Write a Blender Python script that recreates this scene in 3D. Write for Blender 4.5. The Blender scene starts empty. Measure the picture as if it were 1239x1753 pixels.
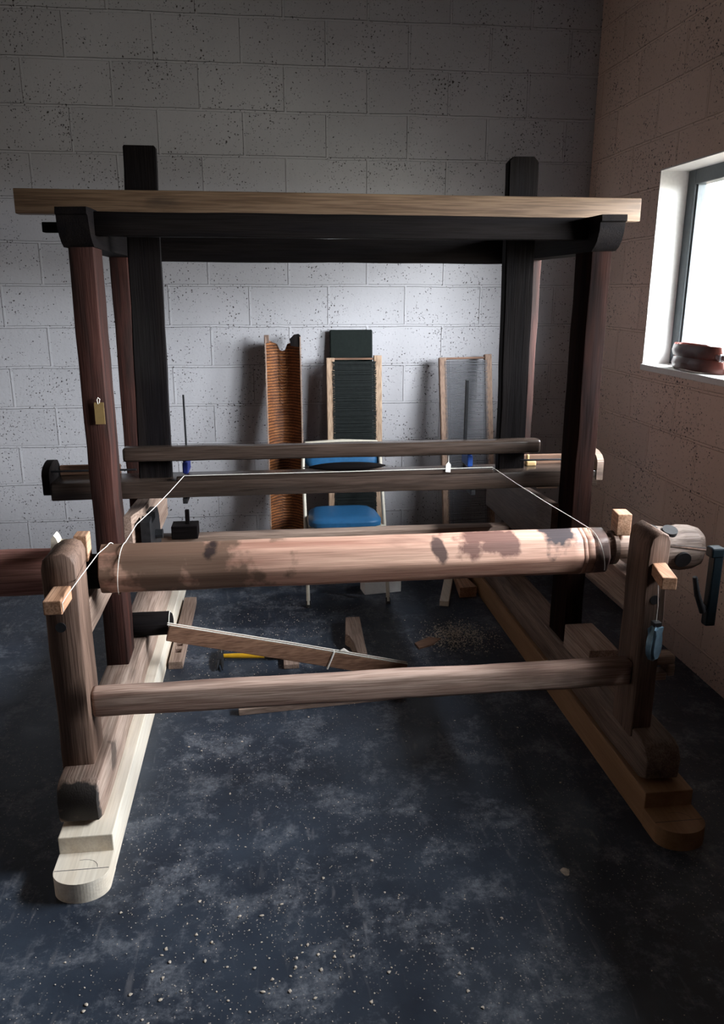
import bpy, bmesh, math, random
from mathutils import Vector, Matrix, noise

random.seed(7)
S = bpy.context.scene
C = S.collection
PI = math.pi

# ------------------------------------------------------------------ camera
CAM_H = 1.67
pitch, yaw, roll = 0.27343, 0.121964, 0.001788
fwd = Vector((math.sin(yaw)*math.cos(pitch), math.cos(yaw)*math.cos(pitch), -math.sin(pitch)))
rt = Vector((math.cos(yaw), -math.sin(yaw), 0))
up = rt.cross(fwd)
r2 = rt*math.cos(roll) + up*math.sin(roll)
u2 = up*math.cos(roll) - rt*math.sin(roll)
cam_d = bpy.data.cameras.new('camera')
cam = bpy.data.objects.new('camera', cam_d)
C.objects.link(cam)
m = Matrix((r2, u2, -fwd)).transposed().to_4x4()
m.translation = Vector((0, 0, CAM_H))
cam.matrix_world = m
cam_d.sensor_width = 36
cam_d.sensor_fit = 'AUTO'
cam_d.lens = 1347.0/1753.0*36.0
cam_d.clip_start = 0.05
S.camera = cam

# ------------------------------------------------------------------ world (overcast sky) and exposure
SKY = 8.0
W = bpy.data.worlds.new('world')
S.world = W
W.use_nodes = True
nt = W.node_tree
nt.nodes.clear()
wo = nt.nodes.new('ShaderNodeOutputWorld')
bg = nt.nodes.new('ShaderNodeBackground')
tc = nt.nodes.new('ShaderNodeTexCoord')
sp = nt.nodes.new('ShaderNodeSeparateXYZ')
cr = nt.nodes.new('ShaderNodeValToRGB')
cr.color_ramp.elements[0].position = 0.47
cr.color_ramp.elements[0].color = (0.20, 0.19, 0.17, 1)
cr.color_ramp.elements[1].position = 0.52
cr.color_ramp.elements[1].color = (0.92, 0.93, 0.97, 1)
e = cr.color_ramp.elements.new(0.85)
e.color = (1.0, 1.0, 1.06, 1)
e = cr.color_ramp.elements.new(0.97)
e.color = (0.45, 0.48, 0.55, 1)
mp = nt.nodes.new('ShaderNodeMapRange')
mp.inputs[1].default_value = -1
mp.inputs[2].default_value = 1
nt.links.new(tc.outputs['Generated'], sp.inputs[0])
nt.links.new(sp.outputs[2], mp.inputs[0])
nt.links.new(mp.outputs[0], cr.inputs[0])
# the bright part of the overcast where the sun stands behind the cloud
SUN_DIR = Vector((1.0, -0.35, 0.50)).normalized()
dt = nt.nodes.new('ShaderNodeVectorMath'); dt.operation = 'DOT_PRODUCT'
nt.links.new(tc.outputs['Generated'], dt.inputs[0]); dt.inputs[1].default_value = SUN_DIR
mr = nt.nodes.new('ShaderNodeMapRange'); mr.interpolation_type = 'SMOOTHSTEP'
mr.inputs[1].default_value = 0.45; mr.inputs[2].default_value = 1.0
mr.inputs[3].default_value = SKY; mr.inputs[4].default_value = SKY*9
nt.links.new(dt.outputs['Value'], mr.inputs[0])
nt.links.new(cr.outputs[0], bg.inputs[0])
nt.links.new(mr.outputs[0], bg.inputs[1])
nt.links.new(bg.outputs[0], wo.inputs[0])

S.view_settings.view_transform = 'Standard'
S.view_settings.look = 'None'
S.view_settings.gamma = 1
S.view_settings.exposure = 0.55
S.view_settings.use_curve_mapping = False

# windows on the right wall: (y0, y1, z0, z1)
WX = 1.90
WIN = [(1.40, 3.84, 1.32, 2.23)]
for (a, b, c, d) in WIN:          # portals guide the sky light through the openings
    ld = bpy.data.lights.new('window_portal', 'AREA')
    ld.shape = 'RECTANGLE'
    ld.size = b-a
    ld.size_y = d-c
    ld.cycles.is_portal = True
    lo = bpy.data.objects.new('window_portal', ld)
    C.objects.link(lo)
    lo.matrix_world = Matrix.Translation((WX+0.24, (a+b)/2, (c+d)/2)) @ Matrix(((0, 0, 1, 0), (1, 0, 0, 0), (0, 1, 0, 0), (0, 0, 0, 1)))

# ------------------------------------------------------------------ materials
def new_mat(name):
    m = bpy.data.materials.new(name)
    m.use_nodes = True
    n = m.node_tree.nodes
    l = m.node_tree.links
    return m, n, l, n['Principled BSDF']

def plain(name, col, rough=0.6, metal=0.0, bump=0.0, bscale=60, var=0.25, spec=0.3):
    m, n, l, p = new_mat(name)
    p.inputs['Specular IOR Level'].default_value = spec
    p.inputs['Roughness'].default_value = rough
    p.inputs['Metallic'].default_value = metal
    t = n.new('ShaderNodeTexCoord')
    no = n.new('ShaderNodeTexNoise')
    no.inputs['Scale'].default_value = bscale
    no.inputs['Detail'].default_value = 4
    l.new(t.outputs['Object'], no.inputs['Vector'])
    r = n.new('ShaderNodeValToRGB')
    r.color_ramp.elements[0].position = 0.3
    r.color_ramp.elements[1].position = 0.7
    r.color_ramp.elements[0].color = tuple(c*(1-var) for c in col)+(1,)
    r.color_ramp.elements[1].color = tuple(min(1, c*(1+var*0.5)) for c in col)+(1,)
    l.new(no.outputs['Fac'], r.inputs[0])
    l.new(r.outputs[0], p.inputs['Base Color'])
    if bump:
        b = n.new('ShaderNodeBump')
        b.inputs['Strength'].default_value = bump
        b.inputs['Distance'].default_value = 0.002
        l.new(no.outputs['Fac'], b.inputs['Height'])
        l.new(b.outputs[0], p.inputs['Normal'])
    return m

def wood(name, light, dark, axis='X', rough=0.6, stain=(0.03, 0.025, 0.02), stain_amt=0.3, spots=(), bump=0.35, grain=1.0, fine_d=1.0, spec=0.3):
    """timber with long grain along one axis; stain = old dirt with its own shape"""
    m, n, l, p = new_mat(name)
    p.inputs['Roughness'].default_value = rough
    p.inputs['Specular IOR Level'].default_value = spec
    t = n.new('ShaderNodeTexCoord')
    ax = 'XYZ'.index(axis)
    def mapped(sl, sw):
        mpn = n.new('ShaderNodeMapping')
        s = [sw*grain]*3
        s[ax] = sl
        mpn.inputs['Scale'].default_value = s
        l.new(t.outputs['Object'], mpn.inputs['Vector'])
        return mpn.outputs[0]
    def noi(vec, scale=1, det=5, dist=0.0):
        q = n.new('ShaderNodeTexNoise')
        q.inputs['Scale'].default_value = scale
        q.inputs['Detail'].default_value = det
        q.inputs['Distortion'].default_value = dist
        l.new(vec, q.inputs['Vector'])
        return q.outputs['Fac']
    def ramp(fac, p0, c0, p1, c1):
        r = n.new('ShaderNodeValToRGB')
        r.color_ramp.elements[0].position = p0
        r.color_ramp.elements[0].color = c0
        r.color_ramp.elements[1].position = p1
        r.color_ramp.elements[1].color = c1
        l.new(fac, r.inputs[0])
        return r.outputs[0]
    g1 = noi(mapped(1.2, 22), 1, 5, 0.6)
    g2 = noi(mapped(6, 210), 1, 6)
    base = ramp(g1, 0.32, tuple(dark)+(1,), 0.66, tuple(light)+(1,))
    fine = ramp(g2, 0.38, (1-0.50*fine_d, 1-0.54*fine_d, 1-0.57*fine_d, 1), 0.58, (1, 1, 1, 1))
    mx = n.new('ShaderNodeMix'); mx.data_type = 'RGBA'; mx.blend_type = 'MULTIPLY'
    mx.inputs[0].default_value = 0.8
    l.new(base, mx.inputs[6]); l.new(fine, mx.inputs[7])
    col = mx.outputs[2]
    if stain_amt > 0:
        s1 = noi(mapped(2.2, 7), 1, 8, 0.3)
        sm = ramp(s1, 0.66-stain_amt*0.35, (0, 0, 0, 1), 0.80-stain_amt*0.2, (1, 1, 1, 1))
        m2 = n.new('ShaderNodeMix'); m2.data_type = 'RGBA'
        l.new(sm, m2.inputs[0]); l.new(col, m2.inputs[6])
        m2.inputs[7].default_value = tuple(stain)+(1,)
        col = m2.outputs[2]
    for (pos, rad, scol, amt) in spots:
        ng = n.new('ShaderNodeTexNoise'); ng.inputs['Scale'].default_value = 11; ng.inputs['Detail'].default_value = 6
        l.new(t.outputs['Object'], ng.inputs['Vector'])
        vs = n.new('ShaderNodeVectorMath'); vs.operation = 'SUBTRACT'
        l.new(t.outputs['Object'], vs.inputs[0]); vs.inputs[1].default_value = pos
        vd = n.new('ShaderNodeVectorMath'); vd.operation = 'DIVIDE'
        l.new(vs.outputs[0], vd.inputs[0]); vd.inputs[1].default_value = rad
        vl = n.new('ShaderNodeVectorMath'); vl.operation = 'LENGTH'
        l.new(vd.outputs[0], vl.inputs[0])
        ad = n.new('ShaderNodeMath'); ad.operation = 'MULTIPLY_ADD'
        l.new(ng.outputs['Fac'], ad.inputs[0]); ad.inputs[1].default_value = 4.2
        l.new(vl.outputs['Value'], ad.inputs[2])
        mr = n.new('ShaderNodeMapRange')
        mr.inputs[1].default_value = 2.95; mr.inputs[2].default_value = 3.35
        mr.inputs[3].default_value = amt; mr.inputs[4].default_value = 0
        l.new(ad.outputs[0], mr.inputs[0])
        m3 = n.new('ShaderNodeMix'); m3.data_type = 'RGBA'
        l.new(mr.outputs[0], m3.inputs[0]); l.new(col, m3.inputs[6])
        m3.inputs[7].default_value = tuple(scol)+(1,)
        col = m3.outputs[2]
    l.new(col, p.inputs['Base Color'])
    if bump:
        b = n.new('ShaderNodeBump')
        b.inputs['Strength'].default_value = bump
        b.inputs['Distance'].default_value = 0.003
        am = n.new('ShaderNodeMath'); am.operation = 'ADD'
        l.new(g1, am.inputs[0]); l.new(g2, am.inputs[1])
        l.new(am.outputs[0], b.inputs['Height'])
        l.new(b.outputs[0], p.inputs['Normal'])
    return m

def block_wall(name, axis, off_u, off_z, tint):
    """painted concrete blockwork, 450 x 225 courses, with pits and raised joints"""
    m, n, l, p = new_mat(name)
    p.inputs['Roughness'].default_value = 0.75
    p.inputs['Specular IOR Level'].default_value = 0.25
    t = n.new('ShaderNodeTexCoord')
    s = n.new('ShaderNodeSeparateXYZ')
    l.new(t.outputs['Object'], s.inputs[0])
    cb = n.new('ShaderNodeCombineXYZ')
    def addv(sock, v):
        a = n.new('ShaderNodeMath'); a.operation = 'ADD'
        l.new(sock, a.inputs[0]); a.inputs[1].default_value = v
        return a.outputs[0]
    # a slight wander so joints are not ruler straight
    wn = n.new('ShaderNodeTexNoise'); wn.inputs['Scale'].default_value = 3.0; wn.inputs['Detail'].default_value = 3
    l.new(t.outputs['Object'], wn.inputs['Vector'])
    wm = n.new('ShaderNodeMath'); wm.operation = 'MULTIPLY_ADD'
    l.new(wn.outputs['Fac'], wm.inputs[0]); wm.inputs[1].default_value = 0.016; wm.inputs[2].default_value = -0.008
    zz = n.new('ShaderNodeMath'); zz.operation = 'ADD'
    l.new(addv(s.outputs[2], off_z), zz.inputs[0]); l.new(wm.outputs[0], zz.inputs[1])
    l.new(addv(s.outputs['XY'.index(axis)], off_u), cb.inputs[0])
    l.new(zz.outputs[0], cb.inputs[1])
    def brick(ms, smooth):
        b = n.new('ShaderNodeTexBrick')
        b.offset = 0.5; b.offset_frequency = 2
        b.inputs['Scale'].default_value = 1
        b.inputs['Brick Width'].default_value = 0.45
        b.inputs['Row Height'].default_value = 0.225
        b.inputs['Mortar Size'].default_value = ms
        b.inputs['Mortar Smooth'].default_value = smooth
        b.inputs['Color1'].default_value = (0.86, 0.86, 0.86, 1)
        b.inputs['Color2'].default_value = (1, 1, 1, 1)
        b.inputs['Mortar'].default_value = (1, 1, 1, 1)
        l.new(cb.outputs[0], b.inputs['Vector'])
        return b
    b1 = brick(0.0075, 0.35)
    # pits
    def pits(scale, thr):
        v = n.new('ShaderNodeTexVoronoi'); v.inputs['Scale'].default_value = scale
        nn = n.new('ShaderNodeTexNoise'); nn.inputs['Scale'].default_value = scale*0.9
        l.new(t.outputs['Object'], nn.inputs['Vector'])
        va = n.new('ShaderNodeVectorMath'); va.operation = 'MULTIPLY_ADD'
        l.new(nn.outputs['Color'], va.inputs[0]); va.inputs[1].default_value = (0.02, 0.02, 0.02)
        l.new(t.outputs['Object'], va.inputs[2])
        l.new(va.outputs[0], v.inputs['Vector'])
        big = n.new('ShaderNodeTexNoise'); big.inputs['Scale'].default_value = 4.5; big.inputs['Detail'].default_value = 3
        l.new(t.outputs['Object'], big.inputs['Vector'])
        bm_ = n.new('ShaderNodeMath'); bm_.operation = 'MULTIPLY_ADD'
        l.new(big.outputs['Fac'], bm_.inputs[0]); bm_.inputs[1].default_value = thr*2.6; bm_.inputs[2].default_value = -thr*0.55
        df = n.new('ShaderNodeMath'); df.operation = 'SUBTRACT'
        l.new(v.outputs['Distance'], df.inputs[0]); l.new(bm_.outputs[0], df.inputs[1])
        mr = n.new('ShaderNodeMapRange')
        mr.inputs[1].default_value = 0.0; mr.inputs[2].default_value = 0.07
        l.new(df.outputs[0], mr.inputs[0])
        # keep only part of the cells
        wh = n.new('ShaderNodeSeparateXYZ'); l.new(v.outputs['Color'], wh.inputs[0])
        gt = n.new('ShaderNodeMath'); gt.operation = 'GREATER_THAN'; gt.inputs[1].default_value = 0.42
        l.new(wh.outputs[0], gt.inputs[0])
        mxx = n.new('ShaderNodeMath'); mxx.operation = 'MAXIMUM'
        l.new(gt.outputs[0], mxx.inputs[0]); l.new(mr.outputs[0], mxx.inputs[1])
        return mxx.outputs[0]
    p1 = pits(62, 0.19)
    p2 = pits(100, 0.19)
    pm = n.new('ShaderNodeMath'); pm.operation = 'MULTIPLY'
    l.new(p1, pm.inputs[0]); l.new(p2, pm.inputs[1])
    mott = n.new('ShaderNodeTexNoise'); mott.inputs['Scale'].default_value = 1.7; mott.inputs['Detail'].default_value = 7
    l.new(t.outputs['Object'], mott.inputs['Vector'])
    rp = n.new('ShaderNodeValToRGB')
    rp.color_ramp.elements[0].position = 0.3; rp.color_ramp.elements[0].color = tuple(c*0.86 for c in tint)+(1,)
    rp.color_ramp.elements[1].position = 0.7; rp.color_ramp.elements[1].color = tuple(tint)+(1,)
    l.new(mott.outputs['Fac'], rp.inputs[0])
    mm = n.new('ShaderNodeMix'); mm.data_type = 'RGBA'; mm.blend_type = 'MULTIPLY'; mm.inputs[0].default_value = 0.6
    l.new(rp.outputs[0], mm.inputs[6]); l.new(b1.outputs['Color'], mm.inputs[7])
    mk = n.new('ShaderNodeMix'); mk.data_type = 'RGBA'
    l.new(pm.outputs[0], mk.inputs[0]); mk.inputs[6].default_value = (0.07, 0.06, 0.06, 1)
    l.new(mm.outputs[2], mk.inputs[7])
    l.new(mk.outputs[2], p.inputs['Base Color'])
    # bump: joints raised slightly, pits sunk, rough face
    rg = n.new('ShaderNodeTexNoise'); rg.inputs['Scale'].default_value = 60; rg.inputs['Detail'].default_value = 6
    l.new(t.outputs['Object'], rg.inputs['Vector'])
    h1 = n.new('ShaderNodeMath'); h1.operation = 'MULTIPLY_ADD'
    l.new(b1.outputs['Fac'], h1.inputs[0]); h1.inputs[1].default_value = 1.6; h1.inputs[2].default_value = 0.0
    h2 = n.new('ShaderNodeMath'); h2.operation = 'MULTIPLY_ADD'
    l.new(rg.outputs['Fac'], h2.inputs[0]); h2.inputs[1].default_value = 0.35; l.new(h1.outputs[0], h2.inputs[2])
    h3 = n.new('ShaderNodeMath'); h3.operation = 'MULTIPLY_ADD'
    l.new(pm.outputs[0], h3.inputs[0]); h3.inputs[1].default_value = 0.5; l.new(h2.outputs[0], h3.inputs[2])
    bp = n.new('ShaderNodeBump'); bp.inputs['Strength'].default_value = 0.9; bp.inputs['Distance'].default_value = 0.006
    l.new(h3.outputs[0], bp.inputs['Height'])
    l.new(bp.outputs[0], p.inputs['Normal'])
    return m

def floor_mat():
    m, n, l, p = new_mat('painted_concrete_floor')
    t = n.new('ShaderNodeTexCoord')
    def noi(scale, det, dist=0, rough=0.6):
        q = n.new('ShaderNodeTexNoise'); q.inputs['Scale'].default_value = scale
        q.inputs['Detail'].default_value = det; q.inputs['Distortion'].default_value = dist
        q.inputs['Roughness'].default_value = rough
        l.new(t.outputs['Object'], q.inputs['Vector'])
        return q.outputs['Fac']
    def ramp(f, a, b, c0=(0, 0, 0, 1), c1=(1, 1, 1, 1)):
        r = n.new('ShaderNodeValToRGB')
        r.color_ramp.elements[0].position = a; r.color_ramp.elements[0].color = c0
        r.color_ramp.elements[1].position = b; r.color_ramp.elements[1].color = c1
        l.new(f, r.inputs[0]); return r.outputs[0]
    def mix(f, a, b):
        x = n.new('ShaderNodeMix'); x.data_type = 'RGBA'
        l.new(f, x.inputs[0])
        if isinstance(a, tuple): x.inputs[6].default_value = a
        else: l.new(a, x.inputs[6])
        if isinstance(b, tuple): x.inputs[7].default_value = b
        else: l.new(b, x.inputs[7])
        return x.outputs[2]
    def mul(a, b):
        x = n.new('ShaderNodeMath'); x.operation = 'MULTIPLY'
        l.new(a, x.inputs[0])
        if isinstance(b, float): x.inputs[1].default_value = b
        else: l.new(b, x.inputs[1])
        return x.outputs[0]
    base = ramp(noi(2.2, 5), 0.3, 0.7, (0.014, 0.019, 0.031, 1), (0.040, 0.054, 0.078, 1))
    dust = mul(mul(ramp(noi(5.0, 14, 0.1, 0.80), 0.50, 0.60), ramp(noi(70, 6, 0.0, 0.8), 0.30, 0.62)), 0.75)
    c = mix(dust, base, (0.20, 0.215, 0.25, 1))
    # scuffs: stretched noise in two directions
    sc = n.new('ShaderNodeMapping'); sc.inputs['Scale'].default_value = (28, 5, 1); sc.inputs['Rotation'].default_value = (0, 0, 0.25)
    l.new(t.outputs['Object'], sc.inputs['Vector'])
    q = n.new('ShaderNodeTexNoise'); q.inputs['Scale'].default_value = 1.4; q.inputs['Detail'].default_value = 8; q.inputs['Distortion'].default_value = 0.4
    l.new(sc.outputs[0], q.inputs['Vector'])
    scf = mul(ramp(q.outputs['Fac'], 0.60, 0.72), ramp(noi(1.6, 3), 0.42, 0.62))
    c = mix(mul(scf, 0.5), c, (0.22, 0.215, 0.23, 1))
    # fine speckle of sawdust
    v = n.new('ShaderNodeTexVoronoi'); v.inputs['Scale'].default_value = 120
    l.new(t.outputs['Object'], v.inputs['Vector'])
    vs = n.new('ShaderNodeSeparateXYZ'); l.new(v.outputs['Color'], vs.inputs[0])
    lt = n.new('ShaderNodeMath'); lt.operation = 'LESS_THAN'; l.new(v.outputs['Distance'], lt.inputs[0]); lt.inputs[1].default_value = 0.24
    gt = n.new('ShaderNodeMath'); gt.operation = 'GREATER_THAN'; l.new(vs.outputs[0], gt.inputs[0]); gt.inputs[1].default_value = 0.70
    spk = mul(mul(lt.outputs[0], gt.outputs[0]), ramp(noi(2.6, 5), 0.42, 0.62))
    c = mix(mul(spk, 0.7), c, (0.50, 0.45, 0.40, 1))
    l.new(c, p.inputs['Base Color'])
    rr = ramp(noi(5, 6), 0.3, 0.7, (0.36, 0.36, 0.36, 1), (0.62, 0.62, 0.62, 1))
    l.new(rr, p.inputs['Roughness'])
    p.inputs['Specular IOR Level'].default_value = 0.35
    b = n.new('ShaderNodeBump'); b.inputs['Strength'].default_value = 0.35; b.inputs['Distance'].default_value = 0.003
    l.new(noi(18, 8), b.inputs['Height'])
    l.new(b.outputs[0], p.inputs['Normal'])
    return m

M = {}
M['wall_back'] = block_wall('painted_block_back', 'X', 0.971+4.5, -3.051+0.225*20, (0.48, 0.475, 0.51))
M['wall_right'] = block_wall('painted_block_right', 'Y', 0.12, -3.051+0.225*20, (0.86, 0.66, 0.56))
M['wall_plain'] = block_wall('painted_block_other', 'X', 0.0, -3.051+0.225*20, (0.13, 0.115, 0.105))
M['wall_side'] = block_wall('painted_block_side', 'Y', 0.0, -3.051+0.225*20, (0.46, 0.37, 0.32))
M['ceiling'] = plain('ceiling_board', (0.07, 0.065, 0.06), 0.9)
M['floor'] = floor_mat()
M['reveal'] = plain('white_gloss_paint', (0.78, 0.77, 0.76), 0.5, var=0.06)
M['frame'] = plain('grey_window_frame', (0.085, 0.10, 0.11), 0.45, var=0.1)
for a in 'XYZ':
    M['dark'+a] = wood('dark_old_oak_'+a, (0.0105, 0.008, 0.008), (0.005, 0.004, 0.005), a, 0.75, stain_amt=0.2, stain=(0.01, 0.009, 0.009), spec=0.08)
    M['red'+a] = wood('reddish_old_pine_'+a, (0.060, 0.022, 0.017), (0.020, 0.010, 0.009), a, 0.7, stain_amt=0.30, stain=(0.012, 0.010, 0.009), spec=0.15)
    M['old'+a] = wood('worn_grey_brown_timber_'+a, (0.42, 0.31, 0.25), (0.26, 0.175, 0.14), a, 0.66, stain_amt=0.28, stain=(0.10, 0.075, 0.065))
    M['pine'+a] = wood('new_white_pine_'+a, (0.88, 0.81, 0.70), (0.78, 0.68, 0.55), a, 0.55, stain_amt=0.0, bump=0.15, grain=0.7, fine_d=0.25)
    M['mid'+a] = wood('brown_timber_'+a, (0.30, 0.17, 0.11), (0.17, 0.09, 0.06), a, 0.6, stain_amt=0.15, stain=(0.06, 0.04, 0.03))
M['shadedZ'] = wood('shade_darkened_tall_post', (0.022, 0.010, 0.008), (0.009, 0.006, 0.006), 'Z', 0.9, stain_amt=0.3, stain=(0.006, 0.005, 0.005), spec=0.02, bump=0.15)  # darker than the left tall post: right-side shade put into the colour
M['post'] = wood('worn_brown_post', (0.19, 0.12, 0.09), (0.10, 0.06, 0.045), 'Z', 0.66, stain_amt=0.30, stain=(0.05, 0.038, 0.03),
                 spots=[])
M['top_beam'] = wood('planed_pine_beam', (0.23, 0.15, 0.095), (0.15, 0.092, 0.056), 'X', 0.55, stain_amt=0.05, bump=0.15, grain=0.8)
M['iron'] = plain('blackened_iron', (0.035, 0.036, 0.04), 0.45, 0.6, 0.3)
M['blue_metal'] = plain('blue_enamel', (0.05, 0.10, 0.14), 0.35, 0.3, 0.1)
M['steel'] = plain('bright_steel', (0.45, 0.45, 0.47), 0.3, 1.0)
M['string'] = plain('white_cord', (0.75, 0.72, 0.66), 0.8, bscale=400)
M['black'] = plain('black_plastic', (0.02, 0.02, 0.022), 0.5)

# ------------------------------------------------------------------ geometry helpers
def finish(name, bm, mat, parent=None, smooth=False, angle=35):
    me = bpy.data.meshes.new(name)
    bmesh.ops.recalc_face_normals(bm, faces=bm.faces)
    if parent is not None:
        loc = Vector(parent.get('_w', (0, 0, 0)))
        bmesh.ops.translate(bm, vec=-loc, verts=bm.verts)
    bm.to_mesh(me)
    bm.free()
    me.materials.append(mat)
    if smooth:
        for f in me.polygons:
            f.use_smooth = True
        try:
            me.set_sharp_from_angle(angle=math.radians(angle))
        except Exception:
            pass
    o = bpy.data.objects.new(name, me)
    C.objects.link(o)
    if parent is not None:
        o.parent = parent
        o['_w'] = tuple(parent.get('_w', (0, 0, 0)))
    else:
        o['_w'] = (0.0, 0.0, 0.0)
    return o

def tag(o, label, cat=None, group=None, kind=None):
    if label: o['label'] = label
    if cat: o['category'] = cat
    if group: o['group'] = group
    if kind: o['kind'] = kind
    return o

def thing(name, loc, label, cat, group=None):
    o = bpy.data.objects.new(name, None)
    o.empty_display_size = 0.05
    C.objects.link(o)
    o.location = loc
    o['_w'] = tuple(loc)
    return tag(o, label, cat, group)

def struct(o):
    o['kind'] = 'structure'
    return o

def add_box(bm, x0, x1, y0, y1, z0, z1, bev=0.0, mat=None, segs=2):
    r = bmesh.ops.create_cube(bm, size=1.0)
    vs = r['verts']
    for v in vs:
        v.co = Vector(((x0+x1)/2+v.co.x*(x1-x0), (y0+y1)/2+v.co.y*(y1-y0), (z0+z1)/2+v.co.z*(z1-z0)))
    if bev:
        es = list({e for v in vs for e in v.link_edges})
        rr = bmesh.ops.bevel(bm, geom=es, offset=bev, segments=segs, affect='EDGES', profile=0.5)
        vs = list({v for f in rr['faces'] for v in f.verts} | {v for v in vs if v.is_valid})
    if mat is not None:
        bmesh.ops.transform(bm, matrix=mat, verts=[v for v in vs if v.is_valid])
    return vs

def add_prism(bm, pts, axis, a0, a1):
    """pts: 2D outline in the plane of the two other axes (in XYZ order)"""
    oth = [i for i in range(3) if i != axis]
    def P(p, a):
        c = [0, 0, 0]
        c[axis] = a; c[oth[0]] = p[0]; c[oth[1]] = p[1]
        return Vector(c)
    lo = [bm.verts.new(P(p, a0)) for p in pts]
    hi = [bm.verts.new(P(p, a1)) for p in pts]
    n = len(pts)
    fs = [bm.faces.new(lo), bm.faces.new(list(reversed(hi)))]
    for i in range(n):
        fs.append(bm.faces.new((lo[i], hi[i], hi[(i+1) % n], lo[(i+1) % n])))
    return lo+hi

def worn(bm, amp=0.004, cut=0.09, seed=0, scale=6.0):
    """subdivide long edges and wobble the surface: hand-hewn timber"""
    for _ in range(5):
        es = [e for e in bm.edges if e.calc_length() > cut*1.5]
        if not es: break
        bmesh.ops.subdivide_edges(bm, edges=es, cuts=1, use_grid_fill=True)
    bmesh.ops.triangulate(bm, faces=[f for f in bm.faces if len(f.verts) > 4])
    off = Vector((seed*3.7, seed*1.3, seed*2.1))
    for v in bm.verts:
        v.co += noise.noise_vector(v.co*scale+off)*amp + noise.noise_vector(v.co*30+off)*amp*0.25

def ring_tube(bm, path, rad, sides=10, cap=True):
    """tube along a polyline; rad = number or list"""
    n = len(path)
    path = [Vector(p) for p in path]
    rads = rad if isinstance(rad, (list, tuple)) else [rad]*n
    rings = []
    prev = None
    for i, p in enumerate(path):
        if i == 0: d = path[1]-path[0]
        elif i == n-1: d = path[-1]-path[-2]
        else: d = (path[i+1]-path[i]).normalized()+(path[i]-path[i-1]).normalized()
        if d.length < 1e-9: d = Vector((0, 0, 1))
        d.normalize()
        if prev is None:
            a = Vector((0, 0, 1)) if abs(d.z) < 0.9 else Vector((1, 0, 0))
            s = d.cross(a).normalized()
        else:
            s = (prev - d*prev.dot(d)).normalized()
        prev = s
        t = d.cross(s)
        rings.append([bm.verts.new(p+(s*math.cos(2*PI*k/sides)+t*math.sin(2*PI*k/sides))*rads[i]) for k in range(sides)])
    for i in range(n-1):
        for k in range(sides):
            bm.faces.new((rings[i][k], rings[i+1][k], rings[i+1][(k+1) % sides], rings[i][(k+1) % sides]))
    if cap:
        bm.faces.new(list(reversed(rings[0])))
        bm.faces.new(rings[-1])

def box_obj(name, dims, mat, parent=None, bev=0.004, wear=0.0, seed=0, cut=0.09, xf=None):
    bm = bmesh.new()
    add_box(bm, *dims, bev=bev)
    if wear: worn(bm, wear, cut, seed)
    if xf is not None: bmesh.ops.transform(bm, matrix=xf, verts=bm.verts)
    return finish(name, bm, mat, parent, smooth=bool(wear), angle=40)

def tube_obj(name, path, rad, mat, parent=None, sides=10):
    bm = bmesh.new()
    ring_tube(bm, path, rad, sides)
    return finish(name, bm, mat, parent, smooth=True, angle=50)

# ------------------------------------------------------------------ the room
RX0, RX1, RY0, RY1, RZ = -2.9, WX, -1.6, 4.695, 3.45
struct(box_obj('floor', (RX0-0.2, RX1+0.25, RY0-0.2, RY1+0.2, -0.12, 0.0), M['floor'], bev=0))
struct(box_obj('ceiling', (RX0-0.2, RX1+0.25, RY0-0.2, RY1+0.2, RZ, RZ+0.12), M['ceiling'], bev=0))
struct(box_obj('wall_back', (RX0, RX1+0.25, RY1, RY1+0.2, 0, RZ), M['wall_back'], bev=0))
struct(box_obj('wall_front', (RX0, RX1+0.25, RY0-0.2, RY0, 0, RZ), M['wall_plain'], bev=0))
struct(box_obj('wall_left', (RX0-0.2, RX0, RY0-0.2, RY1+0.2, 0, RZ), M['wall_side'], bev=0))
bm = bmesh.new()
zs = (WIN[0][2], WIN[0][3])
add_box(bm, WX, WX+0.25, RY0, RY1, 0, zs[0]-0.03)
add_box(bm, WX, WX+0.25, RY0, RY1, zs[1], RZ)
ycuts = [RY0, WIN[0][0], WIN[0][1], RY1]
for i in (0, 2):
    add_box(bm, WX, WX+0.25, ycuts[i], ycuts[i+1], zs[0]-0.03, zs[1])
struct(finish('wall_right', bm, M['wall_right']))

# added unseen overhang outside the window wall, cuts off steep sky light
struct(box_obj('added_overhang_1', (WX+0.25, WX+0.80, RY0, RY1+0.2, 2.36, 2.44), M['ceiling'], bev=0))

gm, n, l, p = new_mat('window_glass')
n.remove(p)
tr = n.new('ShaderNodeBsdfTransparent'); gl = n.new('ShaderNodeBsdfGlossy'); mxs = n.new('ShaderNodeMixShader')
tr.inputs[0].default_value = (0.96, 0.98, 0.97, 1)
gl.inputs['Roughness'].default_value = 0.05
mxs.inputs[0].default_value = 0.05
l.new(tr.outputs[0], mxs.inputs[1]); l.new(gl.outputs[0], mxs.inputs[2])
l.new(mxs.outputs[0], n['Material Output'].inputs[0])

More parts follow.
